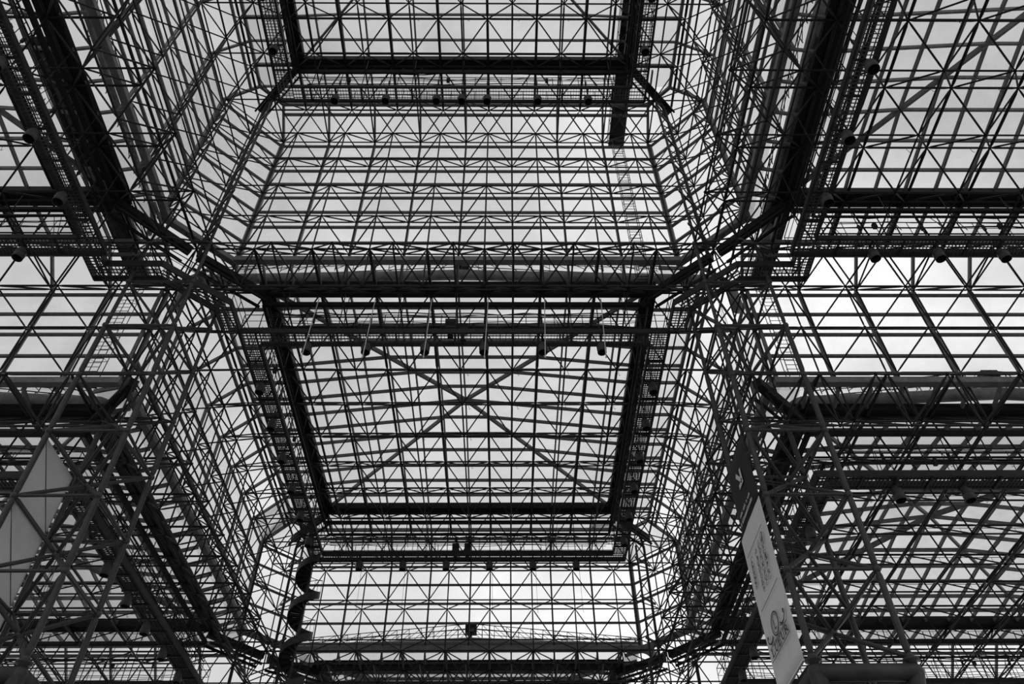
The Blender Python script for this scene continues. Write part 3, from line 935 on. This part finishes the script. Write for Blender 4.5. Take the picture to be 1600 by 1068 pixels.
# two-ring monogram with L, scrolls, rules and the word
cu_, cz_ = .46, 4.635
def arc(rx, rz, a0=0, a1=2 * math.pi, n=28, cu=cu_, cz=cz_): return [(cu + rx * math.cos(a0 + (a1 - a0) * i / n), cz + rz * math.sin(a0 + (a1 - a0) * i / n)) for i in range(n + 1)]
flat(T, None, stroke(arc(.135, .125), .016) + stroke(arc(.105, .10), .006), INK, 'monogram_ring', XT)
text(T, 'L', .425, 4.575, .17, INK, 'monogram_letter', x=XT)
for s in (-1, 1):
    c = .46
    sc = [(c + s * a, b) for a, b in ((.16, 4.565), (.22, 4.53), (.30, 4.53), (.355, 4.565), (.37, 4.61), (.345, 4.635), (.325, 4.615), (.34, 4.60))]
    sd = [(c + s * a, b) for a, b in ((.15, 4.545), (.2, 4.52), (.27, 4.515))]
    flat(T, None, stroke(sc, .018) + stroke(sd, .012), INK, 'scroll', XT)
flat(T, None, stroke([(.10, 4.49), (.83, 4.49)], .006) + stroke([(.07, 4.355), (.85, 4.355)], .006), INK, 'rule_line', XT)
def serif(ch, u, z, w, h):
    K, t, o = .022, .009, []
    def q(a, b, c, d): return [(u + a * w, z + b * h), (u + c * w, z + d * h)]
    def sf(a, b): o.extend(stroke([(u + a * w - .026, z + b * h), (u + a * w + .026, z + b * h)], t))
    if ch in 'LER':
        o += stroke(q(.2, 0, .2, 1), K); sf(.2, 0); sf(.2, 1)
    if ch == 'L': o += stroke(q(.2, .03, .9, .03), t) + stroke(q(.9, 0, .94, .28), t)
    if ch == 'E':
        for b, c in ((.03, .88), (.52, .68), (.97, .84)): o += stroke(q(.2, b, c, b), t)
        o += stroke(q(.88, 0, .92, .22), t) + stroke(q(.84, 1, .86, .8), t) + stroke(q(.68, .4, .68, .64), t)
    if ch == 'U':
        p = [(u + w * (.5 - .3 * math.cos(a)), z + h * (.3 - .29 * math.sin(a))) for a in [math.pi * k / 10 for k in range(11)]]
        o += stroke(q(.2, .3, .2, 1), K) + stroke(q(.8, .3, .8, 1), t) + stroke(p[:6], .018) + stroke(p[5:], t); sf(.2, 1); sf(.8, 1)
    if ch == 'R':
        p = [(u + w * (.2 + .52 * math.sin(a)), z + h * (.74 + .24 * math.cos(a))) for a in [math.pi * k / 10 for k in range(11)]]
        o += stroke(p, .015) + stroke(q(.42, .5, .95, 0), .02)
    return o
for k, ch in enumerate('LUEUR'):
    flat(T, None, serif(ch, .12 + k * .142, 4.385, .135, .085), INK, 'letter', XT)
rnd = random.Random(4)
for (ua, ub, za) in ((.74, .78, 5.61), (.60, .64, 5.60), (.45, .50, 5.59), (.22, .24, 5.58)):
    # a column of hand-drawn looping script
    pts = []
    n = 90; Ltot = .52 if ua > .3 else .34
    for i in range(n + 1):
        t = i / n
        r = .032 + .018 * math.sin(i * .37 + ua * 9)
        pts.append((ua - .05 * t + r * math.cos(i * .83) + .012 * math.sin(i * 2.3), za - Ltot * t + r * .75 * math.sin(i * .83 + .5 * math.sin(i * .3))))
    flat(T, None, stroke(pts, .0035), INK, 'handwriting', XT)
flat(T, None, sum([stroke([(.77 - .004 * k, 5.62 - .012 * k), (.80 - .004 * k, 5.605 - .012 * k)], .009) for k in range(8)], []) + sum([stroke([(.72, 5.37 - .012 * k), (.75, 5.355 - .012 * k)], .009) for k in range(7)], []), INK, 'handwriting', XT)
T = Thing('white_cloth', 'plain white cloth stretched between the posts of the left column', 'cloth', (-5.0, 7.5, 3.98))
me = cloth(7.058, 7.942, 4.0, 6.95, -5.0 - .04, 30, 16, .003, CLOTH)
T.put('cloth', me.mesh(CLOTH, T.base, True), T.base)
for zz in (5, 6, 7):
    m = MB(); m.tube((-5.031, 7.07, zz - .08), (-5.031, 7.93, zz - .93), .005, 5); T.put('seam_cord', m.mesh(STEEL, T.base), T.base)
m = MB(); m.tube((-5.031, 7.07, 4.02), (-5.031, 7.07, 6.93), .005, 5); T.put('edge_cord', m.mesh(STEEL, T.base), T.base)
# ------------------------------------------------------------------ wires on the column posts
for sx, w in ((-1, 'left'), (1, 'right')):
    T = Thing('electric_cable', f'thin dark cables strapped beside the {w} column post', 'cable', (sx * 4.06, 7.06, 4.0))
    for k in range(3):
        x, y = sx * (4.07 + .02 * k), 6.94
        m = MB(); m.path([(x + .02 * math.sin(i * 1.9 + k), y, 4.05 + i * .5) for i in range(13)], .0035, 5)
        T.put('strand', m.mesh(STEEL, T.base), T.base)
for t in THINGS:
    t.finish()
